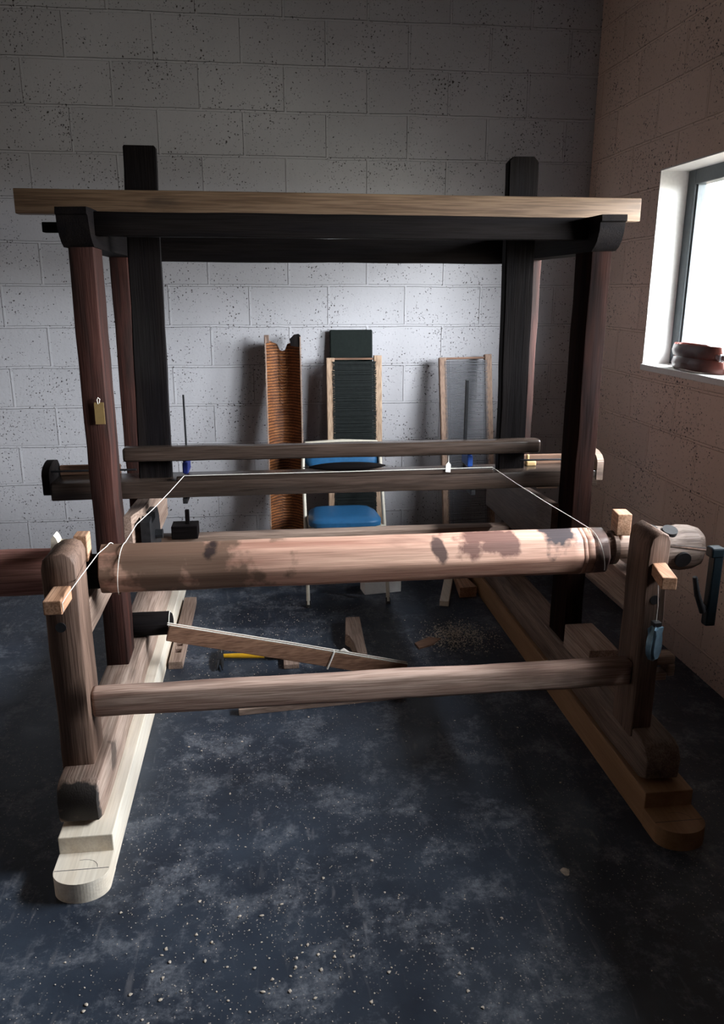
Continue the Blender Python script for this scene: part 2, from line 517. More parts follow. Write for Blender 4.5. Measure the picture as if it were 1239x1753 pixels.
for i, (y0, y1, z0, z1) in enumerate(WIN):
    w = bpy.data.objects.new('window_%d' % (i+1), None)
    C.objects.link(w)
    w.location = (WX+0.12, (y0+y1)/2, z0); w['_w'] = tuple(w.location)
    struct(w)
    # plastered reveals lining the opening and the sill board
    bm = bmesh.new()
    t = 0.006
    add_box(bm, WX-0.001, WX+0.14, y0, y0+t, z0, z1)
    add_box(bm, WX-0.001, WX+0.14, y1-t, y1, z0, z1)
    add_box(bm, WX-0.001, WX+0.14, y0, y1, z1-t, z1)
    finish('window_reveal', bm, M['reveal'], w)
    box_obj('window_sill', (WX-0.012, WX+0.15, y0-0.0, y1+0.0, z0-0.03, z0), M['reveal'], w, bev=0.004)
    bm = bmesh.new()
    f = 0.072
    xa, xb = WX+0.14, WX+0.20
    add_box(bm, xa, xb, y0, y0+f, z0, z1, 0.004)
    add_box(bm, xa, xb, y1-f, y1, z0, z1, 0.004)
    add_box(bm, xa, xb, y0+f, y1-f, z0, z0+f, 0.004)
    add_box(bm, xa, xb, y0+f, y1-f, z1-f, z1, 0.004)
    ym = (y0+y1)/2
    add_box(bm, xa, xb, ym-0.025, ym+0.025, z0+f, z1-f, 0.004)
    # inner glazing bead
    for (a, b) in ((y0+f, y0+f+0.012), (y1-f-0.012, y1-f)):
        add_box(bm, xa+0.012, xb-0.012, a, b, z0+f, z1-f)
    finish('window_frame', bm, M['frame'], w)
    box_obj('window_pane', (xa+0.03, xa+0.034, y0+f, y1-f, z0+f, z1-f), gm, w, bev=0)

# ------------------------------------------------------------------ loom frame
XL = (-0.650, -0.530)     # left sleeper
XR = (1.185, 1.300)       # right sleeper
ZR, ZS = 0.12, 0.26       # runner top, sleeper top
loom = thing('hand_loom', (0.31, 3.0, ZR), 'old timber hand loom frame with big roller, standing on new pale runners', 'loom')

def sleeper(x0, x1, seed, mat='sleeper'):
    bm = bmesh.new()
    pts = [(2.150, ZR), (2.106, ZR+0.02), (2.100, ZR+0.09), (2.118, ZS-0.012), (2.150, ZS), (4.05, ZS), (4.09, ZS-0.03), (4.09, ZR)]
    vs = add_prism(bm, pts, 0, x0, x1)
    bmesh.ops.bevel(bm, geom=[e for e in bm.edges if abs(e.verts[0].co.x-e.verts[1].co.x) < 1e-6], offset=0.005, segments=1, affect='EDGES')
    worn(bm, 0.004, 0.08, seed)
    return finish('sleeper', bm, M[mat], loom, True, 45)

M['sleeper'] = wood('old_sleeper', (0.47, 0.36, 0.30), (0.30, 0.20, 0.16), 'Y', 0.66, stain_amt=0.20, stain=(0.11, 0.085, 0.072),
    spots=[((-0.90, -0.91, 0.06), (0.09, 0.045, 0.09), (0.035, 0.03, 0.028), 1.0), ((-0.84, -0.66, 0.09), (0.03, 0.05, 0.035), (0.06, 0.045, 0.04), 0.7),
           ((0.93, -0.91, 0.06), (0.09, 0.045, 0.09), (0.035, 0.03, 0.028), 1.0)])
tag(sleeper(XL[0], XL[1], 1), 'left sleeper with blackened front end')
M['sleeperR'] = wood('dark_old_sleeper', (0.26, 0.19, 0.155), (0.14, 0.095, 0.075), 'Y', 0.66, stain_amt=0.3, stain=(0.05, 0.04, 0.035))  # darker copy of the sleeper wood, shade on the right side painted in
sleeper(XR[0], XR[1], 2, 'sleeperR')

# front short posts, chamfered heads
def short_post(x0, x1, seed, tx):
    bm = bmesh.new()
    y0, y1 = 2.216, 2.36
    pts = [(x0, ZS-0.03), (x1, ZS-0.03), (x1, 0.915), (x1-0.010, 0.938), (x1-0.03, 0.948), (x0+0.03, 0.944), (x0+0.008, 0.93), (x0, 0.90)]
    add_prism(bm, pts, 1, y0, y1)
    bmesh.ops.bevel(bm, geom=[e for e in bm.edges if abs(e.verts[0].co.y-e.verts[1].co.y) < 1e-6], offset=0.004, segments=1, affect='EDGES')
    worn(bm, 0.0045, 0.07, seed)
    o = finish('front_post', bm, M['post'], loom, True, 45)
    # peg hole on the front face: a black plug standing for the shade inside
    hx = x0+0.04 if seed == 3 else 1.214
    bm = bmesh.new()
    ring_tube(bm, [(hx, y0-0.003, 0.722), (hx, y0+0.03, 0.722)], 0.0155, 18)
    finish('peg_hole', bm, M['black'], o, True)
    return o
short_post(-0.655, -0.560, 3, 0)
short_post(1.180, 1.250, 4, 0)

# tall posts (front pair) and rear posts
def post(name, x0, x1, y0, y1, z0, z1, mat, seed, wear=0.004):
    return box_obj(name, (x0, x1, y0, y1, z0, z1), mat, loom, 0.005, wear, seed, 0.10)
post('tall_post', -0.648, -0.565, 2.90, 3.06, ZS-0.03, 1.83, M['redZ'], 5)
post('tall_post', 1.200, 1.278, 2.90, 3.06, ZS-0.03, 1.83, M['shadedZ'], 6)
post('rear_post', -0.655, -0.580, 3.70, 3.86, ZS-0.03, 1.83, M['redZ'], 7)
post('rear_post', 1.213, 1.290, 3.70, 3.86, ZS-0.03, 1.83, M['redZ'], 8)

# top side rails with a shaped front end
def top_rail(x0, x1, seed):
    bm = bmesh.new()
    pts = [(2.825, 1.934), (2.822, 1.912), (2.835, 1.908), (2.838, 1.88), (2.855, 1.845), (2.875, 1.825), (2.90, 1.812), (3.96, 1.812), (3.96, 1.932)]
    add_prism(bm, pts, 0, x0, x1)
    worn(bm, 0.0035, 0.09, seed)
    return finish('top_side_rail', bm, M['darkY'], loom, True, 35)
top_rail(-0.660, -0.560, 9)
top_rail(1.195, 1.290, 10)
# cross rails between the top side rails; the front one ends in a tenon past the left rail
bm = bmesh.new()
add_box(bm, -0.56, 1.195, 2.93, 2.99, 1.852, 1.93, 0.004)
add_box(bm, -0.735, -0.55, 2.945, 2.985, 1.862, 1.895, 0.003)
worn(bm, 0.003, 0.12, 11)
finish('top_cross_rail', bm, M['darkX'], loom, True, 40)
box_obj('top_cross_rail', (-0.56, 1.195, 3.84, 3.92, 1.80, 1.905), M['darkX'], loom, 0.004, 0.003, 12, 0.12)

# side rails between short and tall posts
for i, (a, b) in enumerate(((-0.612, -0.562), (1.195, 1.245))):
    box_obj('side_rail', (a, b, 2.35, 2.905, 0.632, 0.745), M['oldY'], loom, 0.005, 0.003, 13+i)

# shaped inner arms behind the tall posts
def arm(xin, xout, seed, mat):
    bm = bmesh.new()
    s = 1 if xout > xin else -1
    # plan outline: narrow scooped front end widening towards the back
    pts = [(xout, 3.035), (xout-s*0.030, 3.035), (xout-s*0.034, 3.07), (xout-s*0.045, 3.11), (xout-s*0.058, 3.17), (xout-s*0.062, 3.24),
           (xin, 3.34), (xin, 3.86), (xout, 3.86)]
    add_prism(bm, pts, 2, 0.60, 0.822)
    for v in bm.verts:
        if v.co.z > 0.8 and v.co.y > 3.5: v.co.z -= 0.05
    worn(bm, 0.002, 0.1, seed)
    return finish('shaped_arm', bm, mat, loom, True, 40)
arm(-0.50, -0.565, 15, M['oldY'])
arm(1.125, 1.197, 16, wood('shade_darkened_arm', (0.12, 0.085, 0.07), (0.06, 0.04, 0.033), 'Y', 0.45, stain_amt=0.2, spec=0.4))  # right arm darkened: the shade on its inner face is in the colour
# dark iron ratchet bracket on the left arm
bm = bmesh.new()
add_prism(bm, [(3.06, 0.62), (3.06, 0.79), (3.12, 0.80), (3.12, 0.765), (3.22, 0.765), (3.22, 0.79), (3.30, 0.79), (3.34, 0.74), (3.36, 0.62)], 0, -0.506, -0.47)
ring_tube(bm, [(-0.49, 3.2, 0.70), (-0.44, 3.2, 0.70)], 0.02, 12)
finish('ratchet_bracket', bm, M['iron'], loom)

# rear cross rail with block and peg at its left end
box_obj('rear_rail', (-0.57, 1.215, 3.72, 3.80, 0.43, 0.520), M['oldX'], loom, 0.008, 0.003, 17)
b = box_obj('rail_block', (-0.47, -0.345, 3.70, 3.80, 0.515, 0.580), M['darkX'], loom, 0.004)
box_obj('peg', (-0.405, -0.385, 3.74, 3.76, 0.58, 0.65), M['darkZ'], b, 0.003)

# front stretcher (rounded, worn)
bm = bmesh.new()
add_box(bm, -0.562, 1.183, 2.238, 2.30, 0.404, 0.492, 0.016, segs=4)
worn(bm, 0.004, 0.09, 18)
M['stretcher'] = wood('worn_front_stretcher', (0.58, 0.43, 0.36), (0.36, 0.22, 0.175), 'X', 0.62, stain_amt=0.26, stain=(0.13, 0.09, 0.075))
finish('front_stretcher', bm, M['stretcher'], loom, True, 60)

# big front roller: barrel, square necks, round capstan heads
YR, ZRR, RR = 2.445, 0.817, 0.080
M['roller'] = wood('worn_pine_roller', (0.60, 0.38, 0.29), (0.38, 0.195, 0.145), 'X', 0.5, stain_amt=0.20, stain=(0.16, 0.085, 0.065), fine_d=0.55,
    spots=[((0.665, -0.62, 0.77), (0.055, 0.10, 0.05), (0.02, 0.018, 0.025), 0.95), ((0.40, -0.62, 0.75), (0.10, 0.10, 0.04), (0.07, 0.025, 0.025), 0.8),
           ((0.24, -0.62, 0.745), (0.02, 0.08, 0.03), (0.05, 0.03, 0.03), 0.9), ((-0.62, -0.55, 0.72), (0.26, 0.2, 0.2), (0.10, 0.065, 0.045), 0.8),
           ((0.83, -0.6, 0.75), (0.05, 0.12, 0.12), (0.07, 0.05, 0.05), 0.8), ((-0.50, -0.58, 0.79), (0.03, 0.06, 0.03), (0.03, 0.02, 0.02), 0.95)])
def lathe_x(bm, prof, yc, zc, sides, facet=0.0, rot=0.0):
    rings = []
    for (x, r) in prof:
        rg = []
        for k in range(sides):
            a = 2*PI*k/sides+rot
            rr = r
            if facet:
                # blend towards an octagon so long flats stay visible
                q = (a % (PI/4))-PI/8
                rr = r*(1-facet)+facet*r*math.cos(PI/8)/math.cos(q)*1.03
            rg.append(bm.verts.new((x, yc+math.cos(a)*rr, zc+math.sin(a)*rr)))
        rings.append(rg)
    for i in range(len(rings)-1):
        for k in range(sides):
            bm.faces.new((rings[i][k], rings[i+1][k], rings[i+1][(k+1) % sides], rings[i][(k+1) % sides]))
    bm.faces.new(list(reversed(rings[0]))); bm.faces.new(rings[-1])
bm = bmesh.new()
prof = [(-0.532, 0.070), (-0.528, RR)]
x = -0.50
while x < 1.03:
    prof.append((x, RR)); x += 0.05
for gx in (1.035, 1.050, 1.075):
    prof += [(gx-0.003, RR), (gx, RR-0.0022), (gx+0.003, RR)]
prof += [(1.09, RR), (1.12, RR), (1.128, RR-0.006), (1.130, 0.068)]
lathe_x(bm, prof, YR, ZRR, 48, 0.75)
for v in bm.verts: v.co += noise.noise_vector(v.co*5)*0.0025
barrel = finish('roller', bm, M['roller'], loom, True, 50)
bm = bmesh.new()
add_box(bm, -0.69, -0.53, YR-0.048, YR+0.03, ZRR-0.05, ZRR+0.045, 0.008)
finish('roller_neck', bm, M['darkX'], barrel)
bm = bmesh.new()
lathe_x(bm, [(1.128, 0.045), (1.148, 0.05), (1.150, 0.058), (1.165, 0.058), (1.168, 0.04), (1.27, 0.04)], YR-0.01, ZRR+0.012, 24)
finish('roller_neck', bm, M['oldX'], barrel, True)
# left capstan head
bm = bmesh.new()
lathe_x(bm, [(-0.93, 0.066), (-0.925, 0.074), (-0.80, 0.076), (-0.672, 0.074), (-0.668, 0.066)], YR, ZRR, 40, 0.5)
M['headL'] = wood('red_brown_capstan', (0.46, 0.24, 0.20), (0.28, 0.12, 0.10), 'X', 0.55, stain_amt=0.2)
tag(finish('capstan_head', bm, M['headL'], barrel, True, 50), 'left capstan head, reddish, running off to the left')
# right capstan head: rounded end, square hand-spike slots and sockets as black plugs, their inner shade put into colour
bm = bmesh.new()
lathe_x(bm, [(1.262, 0.055), (1.268, 0.072), (1.30, 0.078), (1.36, 0.073), (1.40, 0.079), (1.44, 0.077), (1.468, 0.066), (1.478, 0.045)], YR, ZRR, 40, 0.4)
for v in bm.verts: v.co += noise.noise_vector(v.co*14)*0.006
M['headR'] = wood('grey_worn_capstan', (0.34, 0.27, 0.23), (0.18, 0.13, 0.11), 'X', 0.6, stain_amt=0.45, stain=(0.05, 0.04, 0.038))
hd = finish('capstan_head', bm, M['headR'], barrel, True, 60)
tag(hd, 'right capstan head with hand-spike sockets')
bm = bmesh.new()
for (xx, ang, rr) in ((1.285, 100, 0.028), (1.352, 112, 0.026), (1.385, 195, 0.028)):
    a = math.radians(ang)
    d = Vector((0, math.cos(a), math.sin(a)))
    c = Vector((xx, YR, ZRR))
    ring_tube(bm, [c+d*0.045, c+d*0.0805], rr, 16)
finish('spike_socket', bm, M['black'], hd, True)

# pegs and keys of the frame
def peg(name, dims, mat, bev=0.003, label=None, rot=None):
    bm = bmesh.new()
    add_box(bm, *dims, bev=bev)
    if rot is not None:
        c = Vector(((dims[0]+dims[1])/2, (dims[2]+dims[3])/2, (dims[4]+dims[5])/2))
        R = Matrix.Translation(c) @ rot @ Matrix.Translation(-c)
        bmesh.ops.transform(bm, matrix=R, verts=bm.verts)
    o = finish(name, bm, mat, loom)
    if label: o['label'] = label
    return o
M['pegwood'] = wood('sawn_peg_wood', (0.58, 0.36, 0.24), (0.42, 0.22, 0.13), 'Y', 0.55, stain_amt=0.0, bump=0.15)
peg('key', (-0.625, -0.575, 2.10, 2.24, 0.808, 0.850), M['pegwood'], label='key poking out of the left front post')
peg('key', (1.182, 1.226, 2.085, 2.24, 0.806, 0.846), M['pegwood'], label='key poking out of the right front post', rot=Matrix.Rotation(math.radians(-14), 4, 'Z'))
peg('peg', (-0.600, -0.560, 2.395, 2.45, 0.86, 0.945), M['pegwood'])
peg('peg', (1.160, 1.208, 2.40, 2.47, 0.88, 0.955), M['pegwood'], rot=Matrix.Rotation(math.radians(-8), 4, 'Z'))
# bearing wedge behind the left post head
bm = bmesh.new()
add_prism(bm, [(-0.665, 0.90), (-0.66, 0.945), (-0.652, 0.955), (-0.645, 0.945), (-0.64, 0.93), (-0.605, 0.928), (-0.595, 0.90)], 1, 2.375, 2.42)
finish('bearing_wedge', bm, M['pineX'], loom)
# spacer block on the right sleeper between the posts
box_obj('spacer_block', (XR[0]+0.004, XR[1]+0.005, 2.605, 2.86, ZS, 0.358), M['sleeper'], loom, 0.004, 0.002, 21)
# tenon ends poking out to the right of the right front post
bm = bmesh.new()
add_box(bm, 1.25, 1.325, 2.235, 2.29, 0.475, 0.512, 0.012, segs=3)
add_box(bm, 1.30, 1.325, 2.235, 2.29, 0.435, 0.48, 0.006)
add_box(bm, 1.25, 1.30, 2.24, 2.285, 0.42, 0.448, 0.004)
finish('tenon_end', bm, M['oldX'], loom)

# ------------------------------------------------------------------ runners
M['runnerR'] = wood('shade_browned_pine_runner', (0.34, 0.20, 0.11), (0.24, 0.13, 0.065), 'Y', 0.6, stain_amt=0.0, bump=0.15, grain=0.7, fine_d=0.25)  # pine darkened to brown, carrying the deep shade on the right runner
def runner(x0, x1, label, mat):
    bm = bmesh.new()
    xm = (x0+x1)/2
    hw = (x1-x0)/2
    add_box(bm, x0, x1, 2.062, 4.36, 0, ZR, 0.003)
    # lower toe with a rounded nose
    pts = [(x0, 2.062), (x1, 2.062), (x1, 1.990)]
    for k in range(1, 28):
        a = PI*k/28
        pts.append((xm+hw*math.cos(a), 1.990-0.062*math.sin(a)))
    pts.append((x0, 1.990))
    add_prism(bm, pts, 2, 0, 0.064)
    r = finish('timber_runner', bm, mat, None)
    tag(r, label, 'beam', 'new pale runners under the loom')
    # pencil line and arc left on the toe
    bm = bmesh.new()
    add_box(bm, x0+0.002, x1-0.002, 1.9885, 1.9905, 0.0640, 0.0644)
    arc = [(xm+hw*0.55*math.cos(a), 1.995+0.035*math.sin(a)) for a in [PI*k/10 for k in range(0, 7)]]
    for i in range(len(arc)-1):
        ring_tube(bm, [(arc[i][0], arc[i][1], 0.0642), (arc[i+1][0], arc[i+1][1], 0.0642)], 0.0006, 4)
    q = finish('pencil_line', bm, M['black'], r)
    return r
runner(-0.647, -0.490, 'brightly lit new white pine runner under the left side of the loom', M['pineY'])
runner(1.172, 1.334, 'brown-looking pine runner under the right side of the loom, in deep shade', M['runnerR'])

# ------------------------------------------------------------------ batten (hanging lay)
bat = thing('loom_batten', (0.31, 3.2, 0.87), 'swinging loom batten on a long pale beam, with two dark swords and a shuttle race', 'loom batten')
bm = bmesh.new()
add_box(bm, -0.865, 1.475, 3.115, 3.165, 1.935, 2.020, 0.003)
worn(bm, 0.0015, 0.25, 30)
rb = finish('rocking_beam', bm, M['top_beam'], bat, True, 30)
rb['label'] = 'pale planed pine beam'
# swords: wide boards passing up behind the beam
def sword(xb0, xb1, xt0, xt1, ztop, seed, rnd):
    bm = bmesh.new()
    pts = [(xb0, 0.90), (xb1, 0.90), (xt1, ztop-(0.02 if rnd else 0.004)), (xt1-(0.02 if rnd else 0.004), ztop), (xt0+(0.02 if rnd else 0.004), ztop), (xt0, ztop-(0.02 if rnd else 0.004))]
    add_prism(bm, pts, 1, 3.17, 3.225)
    bmesh.ops.bevel(bm, geom=[e for e in bm.edges if e.calc_length() > 0.5], offset=0.005, segments=2, affect='EDGES')
    worn(bm, 0.003, 0.1, seed)
    return finish('sword', bm, M['darkZ'], bat, True, 35)
sword(-0.515, -0.388, -0.485, -0.370, 2.178, 31, False)
sword(0.972, 1.083, 0.955, 1.073, 2.168, 32, True)
# hand cap
bm = bmesh.new()
add_box(bm, -0.560, 1.128, 3.105, 3.165, 1.022, 1.078, 0.012, segs=3)
worn(bm, 0.004, 0.1, 33)
M['handcap'] = wood('worn_handcap', (0.065, 0.045, 0.036), (0.03, 0.022, 0.018), 'X', 0.27, stain_amt=0.2, stain=(0.02, 0.015, 0.013), spec=0.6, bump=0.12)
finish('hand_cap', bm, M['handcap'], bat, True, 50)
# race: beam, end boxes with curved cheeks, spindles
bm = bmesh.new()
add_box(bm, -0.845, 1.385, 3.105, 3.27, 0.875, 0.945, 0.006)
worn(bm, 0.003, 0.12, 34)
race = finish('shuttle_race', bm, M['handcap'], bat, True, 40)
box_obj('race_rib', (-0.36, 0.93, 3.105, 3.135, 0.943, 0.962), M['handcap'], race, 0.004)
for s, (xa, xb) in ((-1, (-0.84, -0.60)), (1, (1.09, 1.385))):
    bx = box_obj('box_back', (xa, xb, 3.255, 3.272, 0.945, 0.985), M['midX'], bat, 0.002)
    xe = -0.857 if s < 0 else 1.392
    pts = []
    w_ = 0.014
    prof2 = [(3.10, 0.90), (3.10, 0.985), (3.12, 1.005), (3.16, 1.018), (3.20, 1.022), (3.25, 1.012), (3.275, 0.985), (3.275, 0.90)]
    bm = bmesh.new()
    add_prism(bm, prof2, 0, xe-w_, xe+w_)
    bmesh.ops.bevel(bm, geom=[e for e in bm.edges if abs(e.verts[0].co.x-e.verts[1].co.x) > 0.02], offset=0.004, segments=2, affect='EDGES')
    finish('box_cheek', bm, M['darkX'] if s < 0 else M['oldX'], bat, True)
    tube_obj('spindle', [(xe, 3.135, 0.988), (xe-s*0.34, 3.135, 0.988)], 0.0042, M['iron'], bat, 8)
bm = bmesh.new()
add_box(bm, 1.105, 1.150, 3.205, 3.235, 0.945, 0.968, 0.006)
add_box(bm, 1.108, 1.120, 3.212, 3.226, 0.965, 0.995, 0.004)
M['picker'] = plain('buff_leather', (0.62, 0.42, 0.20), 0.6)
finish('picker', bm, M['picker'], bat)
box_obj('shim', (1.145, 1.235, 3.16, 3.22, 0.856, 0.876), M['pineX'], bat, 0.003)

# ------------------------------------------------------------------ things on the batten
M['blue_plastic'] = plain('blue_plastic', (0.03, 0.10, 0.42), 0.4, var=0.1)
M['blue_plastic_dark'] = plain('dark_blue_plastic', (0.012, 0.02, 0.12), 0.4, var=0.1)
def bar_clamp(x, ztop, wbar, blue, label):
    y = 3.282
    r = thing('bar_clamp', (x, y, 0.845), label, 'clamp', 'bar clamps on the shuttle race')
    box_obj('bar', (x-wbar/2, x+wbar/2, y-0.003, y+0.011, 0.855, ztop), M['iron'], r, 0.001)
    bm = bmesh.new()
    add_box(bm, x-0.010, x+0.010, 3.12, y+0.012, 0.845, 0.869, 0.003)
    finish('fixed_jaw', bm, M['iron'], r)
    bm = bmesh.new()
    add_box(bm, x-0.011, x+0.013, 3.19, y+0.014, 0.953, 1.000, 0.005)
    finish('sliding_jaw', bm, blue, r)
    tube_obj('screw_handle', [(x, 3.205, 0.950), (x, 3.205, 0.975), (x, 3.205, 1.018)], [0.007, 0.010, 0.009], blue, r, 10)
    return r
bar_clamp(-0.333, 1.262, 0.007, M['blue_plastic_dark'], 'thin dark bar clamp with navy jaw on the race beside the left sword')
bar_clamp(0.852, 1.308, 0.013, M['blue_plastic'], 'dark bar clamp with bright blue jaw in front of the rightmost reed')

# shuttle lying on the race
sh = thing('weaving_shuttle', (0.34, 3.2, 0.945), 'dark boat-shaped shuttle with shiny tips lying on the race in front of the blue chair', 'shuttle')
bm = bmesh.new()
N = 22
rings = []
for i in range(N+1):
    u = i/N*2-1
    w = 0.021*(1-abs(u)**2.6)+0.0025
    h = 0.016*(1-abs(u)**2.6)+0.002
    x = 0.33+u*0.165
    rings.append([bm.verts.new((x, 3.20+w*math.cos(a), 0.966+h*math.sin(a))) for a in [2*PI*k/14 for k in range(14)]])
for i in range(N):
    for k in range(14):
        bm.faces.new((rings[i][k], rings[i+1][k], rings[i+1][(k+1) % 14], rings[i][(k+1) % 14]))
bm.faces.new(list(reversed(rings[0]))); bm.faces.new(rings[-1])
finish('shuttle_body', bm, M['darkX'], sh, True, 60)
for s in (-1, 1):
    tube_obj('metal_tip', [(0.33+s*0.160, 3.2, 0.966), (0.33+s*0.186, 3.2, 0.966)], [0.0055, 0.001], M['steel'], sh, 10)

# small white tag hanging under the hand cap
tg = thing('paper_tag', (0.735, 3.10, 0.95), 'small white tag hanging below the handcap left of the bright blue clamp', 'tag')
M['paper'] = plain('white_card', (0.8, 0.79, 0.75), 0.7, var=0.05)
bm = bmesh.new()
add_prism(bm, [(0.726, 0.955), (0.746, 0.953), (0.747, 0.985), (0.737, 0.998), (0.727, 0.986)], 1, 3.097, 3.099)
finish('card', bm, M['paper'], tg)
tube_obj('thread', [(0.737, 3.098, 0.996), (0.737, 3.098, 1.022)], 0.0009, M['string'], tg, 6)

# buff tag hung on the left tall post
tg = thing('card_tag', (-0.59, 2.893, 1.21), 'small buff card label hung on the left tall post of the loom', 'tag')
M['buff'] = plain('buff_card', (0.20, 0.13, 0.05), 0.7, var=0.1)
bm = bmesh.new()
add_box(bm, -0.606, -0.572, 2.889, 2.8915, 1.210, 1.288, 0.0006)
finish('card', bm, M['buff'], tg)
tube_obj('thread_loop', [(-0.592, 2.890, 1.282), (-0.594, 2.888, 1.297), (-0.590, 2.888, 1.306), (-0.584, 2.889, 1.300), (-0.588, 2.890, 1.284)], 0.0016, M['string'], tg, 6)

# ------------------------------------------------------------------ cords
def wrap(x0, x1, a0, a1, n, r=RR+0.003):
    return [(x0+(x1-x0)*i/n, YR+math.cos(a0+(a1-a0)*i/n)*r*1.02, ZRR+math.sin(a0+(a1-a0)*i/n)*r) for i in range(n+1)]
path = [(-0.330, 3.10, 0.965)]
path += [(-0.330+(-0.485+0.330)*t, 3.10+(YR+0.02-3.10)*t, 0.965+(ZRR+RR+0.004-0.965)*t-0.010*math.sin(PI*t)) for t in (0.25, 0.5, 0.75)]
path += wrap(-0.458, -0.508, math.radians(78), math.radians(360+100), 40)
path += [(-0.525, YR-0.07, ZRR+RR-0.004), (-0.548, 2.23, 0.872), (-0.566, 2.13, 0.853), (-0.573, 2.102, 0.842), (-0.573, 2.105, 0.815)]
tag(tube_obj('cord', path, 0.0013, M['string'], None, 6), 'thin white cord from the race around the left end of the roller', 'cord', 'white cords strung over the roller')
path = [(0.925, 3.10, 0.968)]
path += [(0.925+(1.075-0.925)*t, 3.10+(YR-3.10)*t, 0.968+(ZRR+RR+0.003-0.968)*t-0.006*math.sin(PI*t)) for t in (0.3, 0.6, 0.85)]
path += wrap(1.072, 1.112, math.radians(90), math.radians(215), 14)
tag(tube_obj('cord', path, 0.0013, M['string'], None, 6), 'thin white cord from the race down to the right end of the roller', 'cord', 'white cords strung over the roller')
tag(tube_obj('cord', [(-0.330, 3.100, 0.966), (0.3, 3.098, 0.967), (0.925, 3.100, 0.969)], 0.0014, M['string'], None, 6), 'taut white cord running along the front edge of the shuttle race', 'cord', 'white cords strung over the roller')

# ------------------------------------------------------------------ chalk line reel hanging at the right post
rl = thing('chalk_line_reel', (1.203, 2.165, 0.54), 'blue teardrop chalk line reel hanging by a string from the right front post', 'chalk line reel')
bm = bmesh.new()
out = [(0.006, 0.122), (0.014, 0.120), (0.018, 0.108), (0.026, 0.095), (0.032, 0.070), (0.0335, 0.045), (0.029, 0.022), (0.019, 0.006), (0.008, 0.0)]
pl = [(1.203+a, 0.535+b) for a, b in out]+[(1.203-a, 0.535+b) for a, b in reversed(out)]
add_prism(bm, pl, 1, 2.172-0.017, 2.172+0.012)
bmesh.ops.bevel(bm, geom=[e for e in bm.edges if abs(e.verts[0].co.y-e.verts[1].co.y) < 1e-6], offset=0.008, segments=3, affect='EDGES')
bmesh.ops.transform(bm, matrix=Matrix.Translation((1.203, 2.17, 0.6)) @ Matrix.Rotation(math.radians(35), 4, 'Z') @ Matrix.Translation((-1.203, -2.17, -0.6)), verts=bm.verts)
M['reel'] = plain('blue_grey_cast_metal', (0.16, 0.27, 0.36), 0.35, 0.5, 0.2)
finish('reel_case', bm, M['reel'], rl, True, 50)
box_obj('reel_cap', (1.190, 1.216, 2.158, 2.182, 0.652, 0.668), M['black'], rl, 0.003)
tube_obj('string', [(1.203, 2.17, 0.667), (1.207, 2.178, 0.72), (1.209, 2.195, 0.79), (1.208, 2.20, 0.808)], 0.0011, M['string'], rl, 6)

# ------------------------------------------------------------------ clamp on the right capstan head
cl = thing('screw_clamp', (1.36, 2.18, 0.70), 'dark blue iron screw clamp hanging on the right capstan head against the right wall', 'clamp')
bm = bmesh.new()
add_box(bm, 1.345, 1.378, 2.13, 2.16, 0.66, 0.915, 0.005)
add_box(bm, 1.335, 1.378, 2.128, 2.165, 0.885, 0.918, 0.006)
ring_tube(bm, [(1.36, 2.145, 0.90), (1.40, 2.17, 0.895), (1.42, 2.21, 0.88)], 0.011, 10)
M['clamp_blue'] = plain('dark_blue_paint', (0.008, 0.016, 0.022), 0.4, 0.2, 0.1)
finish('clamp_frame', bm, M['clamp_blue'], cl)
tube_obj('screw', [(1.330, 2.365, 0.850), (1.348, 2.15, 0.905)], 0.006, M['steel'], cl, 10)
h = tube_obj('handle_arm', [(1.362, 2.145, 0.70), (1.325, 2.135, 0.735), (1.312, 2.13, 0.75)], 0.007, M['iron'], cl, 8)
tube_obj('handle_bar', [(1.290, 2.13, 0.828), (1.305, 2.13, 0.77), (1.330, 2.13, 0.71)], [0.0075, 0.0095, 0.010], M['iron'], cl, 10)

# ------------------------------------------------------------------ log, cord-tied board and bits on the floor inside the loom
lg = thing('round_log', (-0.50, 3.16, ZS), 'short dark round log with cord around its end lying across the left sleeper', 'log')
bm = bmesh.new()
lathe_x(bm, [(-0.645, 0.046), (-0.64, 0.050), (-0.55, 0.051), (-0.437, 0.049), (-0.425, 0.040), (-0.421, 0.024)], 3.17, ZS+0.052, 28)
for v in bm.verts: v.co += noise.noise_vector(v.co*10)*0.003
finish('log_body', bm, M['darkX'], lg, True, 60)
tube_obj('cord_band', [(-0.432, 3.17+0.0485*math.cos(a), ZS+0.052+0.0485*math.sin(a)) for a in [2*PI*k/24 for k in range(25)]], 0.0025, M['string'], lg, 6)

bd = thing('cord_tied_board', (0.1, 3.15, 0.0), 'narrow brown board sloping from the log to the floor, cords along its top edge', 'board')
A = Vector((-0.425, 3.10, 0.335)); B = Vector((0.60, 3.20, 0.045))
d = (B-A); L = d.length; d.normalize()
side = Vector((-d.y, d.x, 0)).normalized(); upv = side.cross(d)*-1
if upv.z < 0: upv = -upv
mt = Matrix((d, side, upv)).transposed().to_4x4(); mt.translation = A
def loc_box(bm, a, b, c, dd, e_, f, bev=0.0):
    add_box(bm, a, b, c, dd, e_, f, bev, mat=mt)
bm = bmesh.new(); loc_box(bm, 0, L, -0.012, 0.012, -0.072, 0.0, 0.003)
finish('board', bm, M['midX'], bd)
M['midD'] = M['midX']
def onb(s, o, h): return A+d*s+side*o+upv*h
tube_obj('cord', [onb(-0.01, -0.009, 0.0), onb(L*0.5, -0.009, 0.004), onb(L, -0.009, 0.003)], 0.0028, M['string'], bd, 6)
tube_obj('cord', [onb(-0.01, 0.010, 0.0), onb(L*0.5, 0.011, 0.004), onb(L, 0.010, 0.003)], 0.0028, M['string'], bd, 6)
s0 = L*0.67
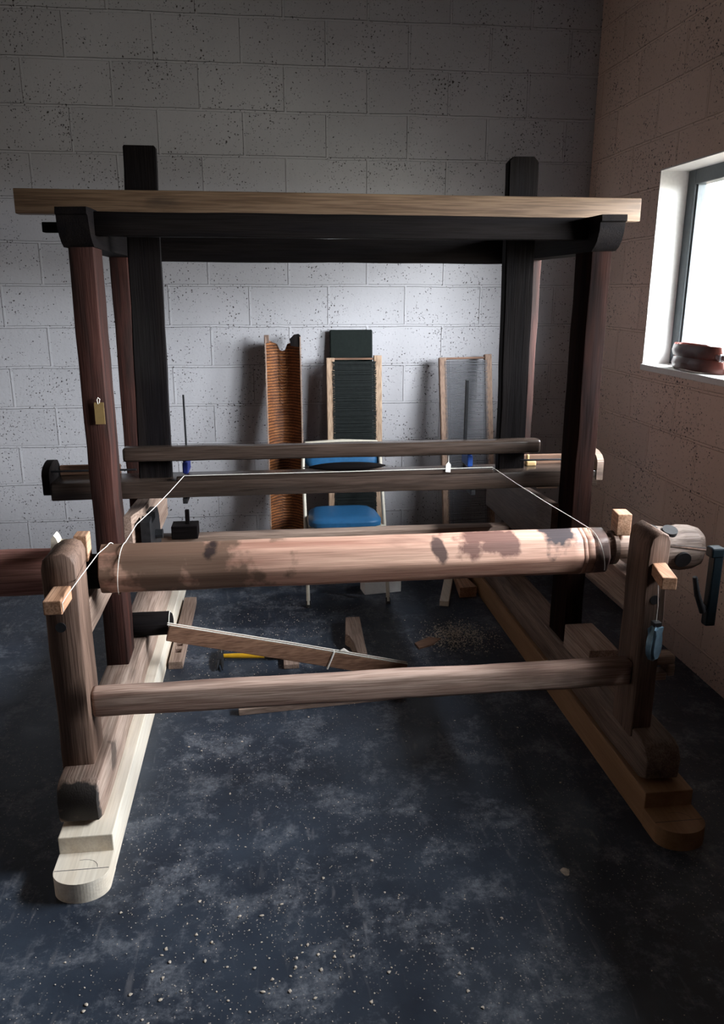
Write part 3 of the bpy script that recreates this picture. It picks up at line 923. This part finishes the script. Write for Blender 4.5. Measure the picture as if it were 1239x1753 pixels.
tube_obj('cord_tie', [onb(s0, 0.0, 0.006), onb(s0, -0.014, 0.002), onb(s0-0.004, -0.015, -0.035), onb(s0-0.010, -0.016, -0.080)], 0.0045, M['string'], bd, 8)
bm = bmesh.new()
ring_tube(bm, [onb(s0+0.03, 0.0, 0.008), onb(s0+0.045, 0.004, 0.012), onb(s0+0.07, 0.0, 0.008)], [0.004, 0.010, 0.004], 8)
finish('knot', bm, M['string'], bd, True)

# notched block lying in the middle of the floor
bm = bmesh.new()
pts = [(0.362, 3.30), (0.415, 3.30), (0.418, 3.42), (0.425, 3.50), (0.438, 3.76), (0.372, 3.76), (0.366, 3.54), (0.350, 3.50), (0.362, 3.44)]
pts = [(0.385, 3.30), (0.430, 3.30), (0.432, 3.42), (0.436, 3.52), (0.445, 3.72), (0.372, 3.72), (0.350, 3.52), (0.372, 3.49), (0.380, 3.42)]
add_prism(bm, pts, 2, 0, 0.062)
bmesh.ops.bevel(bm, geom=[e for e in bm.edges if abs(e.verts[0].co.z-e.verts[1].co.z) < 1e-6], offset=0.003, segments=1, affect='EDGES')
tag(finish('notched_block', bm, M['oldY']), 'notched brown wooden bracket lying on the floor behind the sloping board', 'wood block')

# hammer
hm = thing('claw_hammer', (-0.1, 3.42, 0), 'claw hammer with black head and yellow handle lying on the floor', 'hammer')
bm = bmesh.new()
add_box(bm, -0.262, -0.232, 3.375, 3.475, 0.004, 0.032, 0.006)
ring_tube(bm, [(-0.247, 3.475, 0.018), (-0.247, 3.49, 0.018), (-0.247, 3.51, 0.018)], [0.011, 0.015, 0.015], 12)
for s in (-1, 1):
    ring_tube(bm, [(-0.247+s*0.006, 3.38, 0.02), (-0.247+s*0.011, 3.34, 0.018), (-0.247+s*0.014, 3.31, 0.008)], [0.010, 0.008, 0.003], 8)
finish('hammer_head', bm, M['iron'], hm, True, 40)
tube_obj('hammer_eye', [(-0.247, 3.455, 0.02), (-0.247, 3.455, 0.046)], 0.008, M['steel'], hm, 10)
M['yellow'] = plain('yellow_handle_paint', (0.62, 0.34, 0.02), 0.4, var=0.1)
tube_obj('hammer_handle', [(-0.235, 3.43, 0.020), (-0.18, 3.425, 0.020), (-0.10, 3.418, 0.019), (-0.04, 3.412, 0.018)], [0.010, 0.012, 0.0115, 0.012], M['yellow'], hm, 12)
tube_obj('rubber_grip', [(-0.042, 3.412, 0.018), (-0.02, 3.41, 0.018), (0.05, 3.403, 0.018), (0.085, 3.40, 0.018)], [0.012, 0.016, 0.0145, 0.017], M['black'], hm, 12)

tag(box_obj('wood_offcut', (0.045, 0.115, 3.30, 3.40, 0, 0.022), M['oldY'], None, 0.002), 'small square wood offcut on the floor just right of the hammer', 'wood offcut')

# long thin batten on the floor in front of the stretcher line
def plank(name, a, b, w, h, mat, label, cat, z=0.0, bev=0.002, group=None):
    a = Vector(a); b = Vector(b)
    dv = (b-a); Ln = dv.length; dv.normalize()
    sv = Vector((-dv.y, dv.x, 0))
    mm_ = Matrix((dv, sv, Vector((0, 0, 1)))).transposed().to_4x4(); mm_.translation = a
    bm = bmesh.new()
    add_box(bm, 0, Ln, -w/2, w/2, z, z+h, bev, mat=mm_)
    return tag(finish(name, bm, mat), label, cat, group)
plank('thin_batten', (-0.150, 2.93, 0), (0.55, 2.99, 0), 0.045, 0.028, M['oldX'], 'long thin brown batten lying on the floor behind the front stretcher', 'batten')
# slotted batten beside the left runner
bm = bmesh.new()
add_box(bm, -0.478, -0.415, 3.36, 3.46, 0, 0.035, 0.001)
add_box(bm, -0.478, -0.462, 3.46, 3.50, 0, 0.035); add_box(bm, -0.431, -0.415, 3.46, 3.50, 0, 0.035)
add_box(bm, -0.478, -0.415, 3.50, 3.53, 0, 0.035)
add_box(bm, -0.478, -0.462, 3.53, 3.57, 0, 0.035); add_box(bm, -0.431, -0.415, 3.53, 3.57, 0, 0.035)
add_box(bm, -0.478, -0.415, 3.57, 4.16, 0, 0.035, 0.001)
tag(finish('slotted_batten', bm, M['oldY']), 'brown slotted batten lying on the floor along the left runner', 'batten')
# white block, white lath, brown wedge near the chair
plank('white_block', (0.520, 4.215, 0), (0.735, 4.245, 0), 0.10, 0.095, M['reveal'], 'white block on the floor beneath the blue chair', 'block')
plank('white_lath', (0.94, 3.95, 0), (1.045, 4.30, 0), 0.05, 0.03, M['pineY'], 'short white pine lath lying on the floor beside the red-brown wedge', 'wood lath')
bm = bmesh.new()
add_prism(bm, [(1.055, 4.06), (1.155, 4.07), (1.115, 4.36), (1.090, 4.36)], 2, 0, 0.06)
tag(finish('wood_wedge', bm, M['pegwood']), 'red-brown wooden wedge on the floor right of the white lath', 'wedge')
bm = bmesh.new()
add_prism(bm, [(0.70, 3.43), (0.78, 3.47), (0.83, 3.53), (0.77, 3.55), (0.69, 3.49)], 2, 0, 0.008)
tag(finish('bark_piece', bm, M['midX']), 'curled brown scrap of wood at the edge of the sawdust pile', 'wood scrap')

# ------------------------------------------------------------------ folding chair
ch = thing('folding_chair', (0.42, 4.18, 0), 'blue padded folding chair with cream tube frame standing against the back wall', 'chair')
M['vinyl'] = plain('blue_vinyl', (0.02, 0.105, 0.24), 0.42, bump=0.15, bscale=40, var=0.15)
M['cream'] = plain('cream_tube', (0.55, 0.51, 0.43), 0.4, var=0.08)
def pad(name, x0, x1, y0, y1, z0, z1, taper=0.0, tilt=0.0):
    bm = bmesh.new()
    nx, ny = 20, 12
    bmesh.ops.create_cube(bm, size=1)
    bmesh.ops.subdivide_edges(bm, edges=bm.edges[:], cuts=9, use_grid_fill=True)
    for v in bm.verts:
        u = Vector((v.co.x*2, v.co.y*2, v.co.z*2))
        # superellipse rounding
        q = Vector((u.x*(1-0.05*abs(u.y)**4), u.y*(1-0.10*abs(u.x)**4), u.z))
        k = max(0, 1-abs(u.x)**5)*max(0, 1-abs(u.y)**4)
        q.z = u.z*(0.35+0.65*k**0.5)
        r = 1
        cx_, cy_ = abs(q.x), abs(q.y)
        if cx_ > 0.82 and cy_ > 0.6:
            q.x *= 1-0.06*((cx_-0.82)/0.18)*((cy_-0.6)/0.4); q.y *= 1-0.12*((cx_-0.82)/0.18)*((cy_-0.6)/0.4)
        tp = 1-taper*(u.y*0.5+0.5)
        v.co = Vector(((x0+x1)/2+q.x*tp*(x1-x0)/2, (y0+y1)/2+q.y*(y1-y0)/2, (z0+z1)/2+q.z*(z1-z0)/2))
    return bm
bm = pad('seat', 0.205, 0.612, 4.02, 4.36, 0.430, 0.496, 0.10)
finish('seat', bm, M['vinyl'], ch, True, 80)
bm = pad('b', 0.213, 0.638, -0.075, 0.075, -0.022, 0.022)
R = Matrix.Translation((0, 4.395, 0.772)) @ Matrix.Rotation(math.radians(78), 4, 'X')
bmesh.ops.transform(bm, matrix=R, verts=bm.verts)
finish('backrest', bm, M['vinyl'], ch, True, 80)
for x in (0.198, 0.640):
    s = -1 if x < 0.4 else 1
    tube_obj('front_leg', [(x, 4.02, 0.015), (x, 4.18, 0.40), (x, 4.36, 0.72), (x-s*0.004, 4.395, 0.825)], 0.0105, M['cream'], ch, 10)
    tube_obj('rear_leg', [(x-s*0.022, 4.40, 0.015), (x-s*0.022, 4.24, 0.28), (x-s*0.022, 4.10, 0.43)], 0.0100, M['cream'], ch, 10)
    tube_obj('foot_cap', [(x, 4.018, 0.0), (x, 4.032, 0.034)], 0.0135, M['black'], ch, 10)
    tube_obj('foot_cap', [(x-s*0.022, 4.408, 0.0), (x-s*0.022, 4.388, 0.034)], 0.0135, M['black'], ch, 10)
tube_obj('top_tube', [(0.202, 4.393, 0.818), (0.22, 4.402, 0.842), (0.42, 4.406, 0.850), (0.62, 4.402, 0.842), (0.636, 4.393, 0.818)], 0.0105, M['cream'], ch, 10)
tube_obj('cross_bar', [(0.22, 4.348, 0.10), (0.62, 4.348, 0.10)], 0.008, M['cream'], ch, 8)
tube_obj('cross_bar', [(0.198, 4.09, 0.17), (0.64, 4.09, 0.17)], 0.008, M['cream'], ch, 8)
box_obj('seat_frame', (0.215, 0.62, 4.04, 4.36, 0.405, 0.428), M['cream'], ch, 0.006)

# ------------------------------------------------------------------ reeds leaning on the back wall
def lean(base_y, top_y, height):
    """matrix: local x, local y (out towards camera negative), local z up the leaning piece"""
    ang = math.atan2(top_y-base_y, height)
    return Matrix.Rotation(-ang, 4, 'X')
# 1: old curved reed (trough) with horizontal ribs
rd = thing('curved_reed', (0.11, 4.42, 0), 'tall orange-brown curved ribbed reed with a notched top leaning on the back wall', 'reed')
M['rib'] = wood('orange_cane', (0.32, 0.125, 0.04), (0.18, 0.062, 0.02), 'X', 0.6, stain_amt=0.22, stain=(0.08, 0.035, 0.015), bump=0.5)
bm = bmesh.new()
H1 = 1.43; nr = 230; ncx = 14; hw = 0.098
def trough(u, z, off=0.0):
    c = 0.085*(1-u*u)                      # concave towards the camera
    rib = 0.0035*math.sin(z*2*PI/0.0165 + 1.2*u*u*6)
    sk = 0.004*noise.noise(Vector((u*2, 0, z*4)))
    return Vector((u*hw + 0.004*noise.noise(Vector((5, u, z*9))), c+rib+off+sk, z))
def col_top(u): return H1-0.045*(1-abs(u))**0.6*1.0 - (0.03 if abs(u) < 0.2 else 0)
vg = []
for off in (0.0, 0.006):
    g = []
    for j in range(nr+1):
        row = []
        for i in range(ncx+1):
            u = i/ncx*2-1
            z = (j/nr)*col_top(u)
            row.append(bm.verts.new(trough(u, z, off)))
        g.append(row)
    vg.append(g)
for gi, g in enumerate(vg):
    for j in range(nr):
        for i in range(ncx):
            f = (g[j][i], g[j][i+1], g[j+1][i+1], g[j+1][i])
            bm.faces.new(f if gi == 0 else tuple(reversed(f)))
a, b = vg
for j in range(nr):
    bm.faces.new((a[j][0], a[j+1][0], b[j+1][0], b[j][0])); bm.faces.new((b[j][ncx], b[j+1][ncx], a[j+1][ncx], a[j][ncx]))
for i in range(ncx):
    bm.faces.new((a[0][i+1], a[0][i], b[0][i], b[0][i+1])); bm.faces.new((a[nr][i], a[nr][i+1], b[nr][i+1], b[nr][i]))
T1 = Matrix.Translation((0.106, 4.42, 0)) @ lean(4.42, 4.57, H1)
bmesh.ops.transform(bm, matrix=T1, verts=bm.verts)
_n = M['rib'].node_tree.nodes; _l = M['rib'].node_tree.links; _p = _n['Principled BSDF']
_src = _p.inputs['Base Color'].links[0].from_socket
_tc = _n.new('ShaderNodeTexCoord'); _wv = _n.new('ShaderNodeTexWave'); _wv.wave_type = 'BANDS'; _wv.bands_direction = 'Z'
_wv.inputs['Scale'].default_value = 19.0; _wv.inputs['Distortion'].default_value = 2.5; _wv.inputs['Detail'].default_value = 2; _wv.inputs['Detail Scale'].default_value = 0.6
_l.new(_tc.outputs['Object'], _wv.inputs['Vector'])
_rp = _n.new('ShaderNodeValToRGB'); _rp.color_ramp.elements[0].position = 0.25; _rp.color_ramp.elements[0].color = (0.30, 0.25, 0.22, 1); _rp.color_ramp.elements[1].position = 0.6; _rp.color_ramp.elements[1].color = (1, 1, 1, 1)
_l.new(_wv.outputs['Fac'], _rp.inputs[0])
_mx = _n.new('ShaderNodeMix'); _mx.data_type = 'RGBA'; _mx.blend_type = 'MULTIPLY'; _mx.inputs[0].default_value = 1
_l.new(_src, _mx.inputs[6]); _l.new(_rp.outputs[0], _mx.inputs[7]); _l.new(_mx.outputs[2], _p.inputs['Base Color'])
finish('ribbed_trough', bm, M['rib'], rd, True, 60)
bm = bmesh.new()
for s in (-1, 1):
    add_box(bm, s*0.098-0.004, s*0.098+0.004, -0.006, 0.008, 0, H1, 0.002)
    z = 0.01
    while z < H1-0.04:
        q = random.uniform(0.004, 0.011)
        add_box(bm, s*0.098-(q if s < 0 else 0), s*0.098+(q if s > 0 else 0), -0.008, -0.003, z, z+0.003)
        z += random.uniform(0.011, 0.02)
bmesh.ops.transform(bm, matrix=T1, verts=bm.verts)
fr = finish('frayed_edge', bm, M['oldZ'], rd)
fr['label'] = 'pale frayed cane edge'
bm = bmesh.new()
add_box(bm, -0.104, -0.076, -0.004, 0.020, H1-0.035, H1+0.010, 0.003)
bmesh.ops.transform(bm, matrix=T1, verts=bm.verts)
finish('end_block', bm, M['oldZ'], rd)
bm = bmesh.new()
add_prism(bm, [(0.102, H1-0.06), (0.102, H1+0.005), (0.09, H1+0.016), (0.065, H1+0.012), (0.04, H1-0.012), (0.045, H1-0.05)], 1, 0.0, 0.03)
bmesh.ops.transform(bm, matrix=T1, verts=bm.verts)
finish('end_block', bm, M['darkZ'], rd)

# dark board behind the middle reed
bm = bmesh.new()
add_box(bm, -0.125, 0.125, 0, 0.022, 0, 1.46, 0.008, segs=3)
TB = Matrix.Translation((0.505, 4.53, 0.001)) @ lean(4.53, 4.655, 1.46)
bmesh.ops.transform(bm, matrix=TB, verts=bm.verts)
M['slate'] = plain('dark_green_board', (0.009, 0.013, 0.012), 0.7, var=0.2, spec=0.1)
tag(finish('dark_board', bm, M['slate']), 'tall dark green-black board leaning on the wall behind the middle reed', 'board')

def reed(name, x, ybase, ytop, width, height, bw, nwire, wr, wiremat, battmat, label, skew=0.0):
    r = thing(name, (x, ybase, 0), label, 'reed', 'straight reeds leaning on the back wall')
    T = Matrix.Translation((x, ybase, 0.002)) @ lean(ybase, ytop, height) @ Matrix.Rotation(skew, 4, 'Y')
    hw = width/2
    for s in (-1, 1):
        bm = bmesh.new()
        z1 = height + (0.012 if s > 0 else 0)
        add_box(bm, s*hw-(0 if s < 0 else bw), s*hw+(bw if s < 0 else 0), -0.018, 0.018, 0, z1, 0.003)
        bmesh.ops.transform(bm, matrix=T, verts=bm.verts)
        finish('side_batten', bm, battmat, r)
    bm = bmesh.new()
    add_box(bm, -hw+bw*0.2, hw-bw, -0.012, 0.012, height-0.012, height-0.001, 0.002)
    bmesh.ops.transform(bm, matrix=T, verts=bm.verts)
    finish('end_bar', bm, M['midX'], r)
    bm = bmesh.new()
    for i in range(nwire):
        z = 0.01+(height-0.03)*i/nwire+random.uniform(-0.001, 0.001)
        e_ = random.uniform(0, 0.006)
        add_box(bm, -hw+bw-0.008-e_, hw-bw+0.008+e_, -0.019-wr, -0.019+wr*1.5, z, z+2*wr)
    # binding cords down each batten
    for s in (-1, 1):
        for o_ in (0.0, 0.009):
            ring_tube(bm, [(s*(hw-bw-0.006-o_), -0.019, 0.02), (s*(hw-bw-0.006-o_), -0.019, height-0.02)], 0.0016, 5)
    bmesh.ops.transform(bm, matrix=T, verts=bm.verts)
    finish('dents', bm, wiremat, r)
    return r
M['battA'] = wood('reed_batten_wood', (0.52, 0.38, 0.27), (0.38, 0.25, 0.17), 'Z', 0.6, stain_amt=0.08, bump=0.15)
M['battB'] = wood('brown_reed_batten_wood', (0.34, 0.23, 0.17), (0.24, 0.15, 0.11), 'Z', 0.6, stain_amt=0.1, bump=0.15)
M['dent_dark'] = plain('dark_cane_dents', (0.012, 0.015, 0.015), 0.6, spec=0.1)
M['dent_grey'] = plain('grey_steel_dents', (0.06, 0.063, 0.075), 0.5, 0.2)
reed('weaving_reed', 0.512, 4.46, 4.575, 0.320, 1.305, 0.046, 200, 0.0026, M['dent_dark'], M['battA'], 'middle reed with pale wooden sides and dense dark dents behind the blue chair')
reed('weaving_reed', 1.198, 4.38, 4.60, 0.315, 1.315, 0.042, 190, 0.0018, M['dent_grey'], M['battB'], 'rightmost reed with brown sides and see-through grey dents against the wall', skew=-0.02)

# ------------------------------------------------------------------ leather belts coiled on the sill
M['leather'] = plain('oxblood_leather', (0.085, 0.028, 0.022), 0.3, bump=0.2, bscale=30, var=0.35)
def strap_coil(zc, cx_, cy_, rx, ry, label, tail):
    r = thing('leather_strap', (cx_, cy_, zc-0.02), label, 'leather strap', 'leather straps stacked on the window sill')
    bm = bmesh.new()
    n = 96
    turns = 3
    prev = None
    first = None
    h = 0.028
    for i in range(n*turns+1):
        a = 2*PI*i/n
        k = 1-0.10*i/n
        wob = 1+0.02*math.sin(3*a+zc*50)
        px, py = cx_+rx*k*wob*math.cos(a), cy_+ry*k*wob*math.sin(a)
        nx, ny = math.cos(a), math.sin(a)
        t = 0.0065
        dz = 0.004*math.sin(2*a+zc*80)+0.002*math.sin(5*a)
        ring = [bm.verts.new((px+nx*t*0.4, py+ny*t*0.4, zc-h+max(dz, 0))), bm.verts.new((px+nx*t*1.9, py+ny*t*1.9, zc+dz)), bm.verts.new((px+nx*t*0.4, py+ny*t*0.4, zc+h+min(dz, 0))),
                bm.verts.new((px-nx*t*0.4, py-ny*t*0.4, zc+h*0.95+min(dz, 0))), bm.verts.new((px-nx*t*0.4, py-ny*t*0.4, zc-h*0.95+max(dz, 0)))]
        if prev:
            for q in range(5):
                bm.faces.new((prev[q], ring[q], ring[(q+1) % 5], prev[(q+1) % 5]))
        else:
            bm.faces.new(list(reversed(ring)))
        prev = ring
    bm.faces.new(prev)
    finish('strap_coil', bm, M['leather'], r, True, 40)
    if tail:
        bm = bmesh.new()
        add_box(bm, cx_-rx*0.5, cx_-rx*0.5+0.02, cy_-ry-0.055, cy_-ry+0.02, zc-0.026, zc-0.002, 0.004)
        finish('strap_end', bm, M['leather'], r)
        bm = bmesh.new()
        add_box(bm, cx_-rx*0.5-0.006, cx_-rx*0.5+0.022, cy_-ry-0.03, cy_-ry-0.022, zc-0.030, zc+0.002, 0.002)
        finish('buckle', bm, M['steel'], r)
    return r
strap_coil(1.352, 1.972, 3.44, 0.056, 0.215, 'lower dark red leather strap coil lying on the window sill', False)
strap_coil(1.410, 1.972, 3.45, 0.052, 0.205, 'upper oxblood leather strap coil stacked on another coil on the sill', True)

# ------------------------------------------------------------------ wood chips and sawdust
M['chip'] = plain('pale_wood_chip', (0.62, 0.54, 0.45), 0.7, bscale=80, var=0.3)
chips = []
def chip_mesh(k):
    bm = bmesh.new()
    bmesh.ops.create_icosphere(bm, subdivisions=1, radius=1)
    rnd = random.Random(k)
    for v in bm.verts:
        v.co *= rnd.uniform(0.65, 1.15)
        v.co.z = v.co.z*0.45+0.42
        v.co.x *= rnd.choice((0.8, 1.4))
    me = bpy.data.meshes.new('wood_chip')
    bm.to_mesh(me); bm.free()
    me.materials.append(M['chip'])
    return me
CM = [chip_mesh(k) for k in range(8)]
def under(x, y):
    """keep chips off the runners"""
    return (-0.67 < x < -0.47 and y > 1.90) or (1.15 < x < 1.36 and y > 1.9)
rc = random.Random(11)
cnt = 0
while cnt < 210:
    if cnt < 150:
        x, y = rc.gauss(-0.02, 0.24), rc.gauss(1.64, 0.20)
    else:
        x, y = rc.uniform(-0.45, 1.0), rc.uniform(2.1, 2.9)
    if under(x, y) or y < 1.34 or y > 2.9: continue
    o = bpy.data.objects.new('wood_chip', CM[cnt % 8])
    C.objects.link(o)
    s = rc.choice((0.0018, 0.0022, 0.0028, 0.0035, 0.0050)) * (1.0 if cnt < 150 else 0.9)
    o.scale = (s, s, s*0.9)
    o.location = (x, y, 0.0)
    o.rotation_euler = (0, 0, rc.uniform(0, 6.28))
    if cnt < 150: tag(o, 'tiny pale wood chip in the dense scatter on the dark floor nearest the viewer', 'wood chip', 'wood chips scattered near the viewer')
    else: tag(o, 'tiny lone wood chip on the bare floor beneath or beyond the front stretcher', 'wood chip', 'lone wood chips between the runners')
    cnt += 1
# one larger round flake at the right
bm = bmesh.new()
pts = [(0.845+0.013*math.cos(a)*(1+0.2*math.sin(3*a)), 1.885+0.017*math.sin(a)) for a in [2*PI*k/12 for k in range(12)]]
add_prism(bm, pts, 2, 0.0, 0.002)
tag(finish('wood_flake', bm, M['chip']), 'larger flat pale flake alone on the floor at the lower right', 'wood flake')

def flakes(name, cx_, cy_, sx, sy, n, smin, smax, label, hgt=0.004, seed=3):
    r = random.Random(seed)
    bm = bmesh.new()
    for _ in range(n):
        x, y = r.gauss(cx_, sx), r.gauss(cy_, sy)
        if under(x, y): continue
        z = 0.001+hgt*math.exp(-((x-cx_)/sx)**2-((y-cy_)/sy)**2)*r.random()
        s = r.uniform(smin, smax); a = r.uniform(0, 6.28)
        e1 = Vector((math.cos(a), math.sin(a), r.uniform(-0.4, 0.4)))*s
        e2 = Vector((-math.sin(a), math.cos(a), r.uniform(-0.2, 0.6)))*s*r.uniform(0.4, 0.9)
        c = Vector((x, y, z+s*0.5))
        t = Vector((0, 0, s*0.25))
        v = [bm.verts.new(c+p_+q_) for q_ in (-t, t) for p_ in (-e1-e2, e1-e2, e1+e2, -e1+e2)]
        for f in ((3, 2, 1, 0), (4, 5, 6, 7), (0, 1, 5, 4), (1, 2, 6, 5), (2, 3, 7, 6), (3, 0, 4, 7)):
            bm.faces.new([v[i] for i in f])
    o = finish(name, bm, M['chip'])
    tag(o, label, 'sawdust', None, 'stuff')
    return o
flakes('sawdust', 0.92, 3.56, 0.085, 0.085, 1500, 0.0012, 0.0035, 'pile of fine sawdust on the floor near the right side of the loom', 0.02, 5)
flakes('sawdust', 0.0, 1.75, 0.42, 0.38, 1800, 0.0007, 0.0016, 'fine pale sawdust sprinkled over the dark floor in front', 0.0, 6)
flakes('sawdust', 0.0, 3.5, 0.38, 0.35, 900, 0.0008, 0.0022, 'fine sawdust sprinkled on the floor inside the loom', 0.0, 8)

for o in bpy.data.objects:
    if '_w' in o: del o['_w']
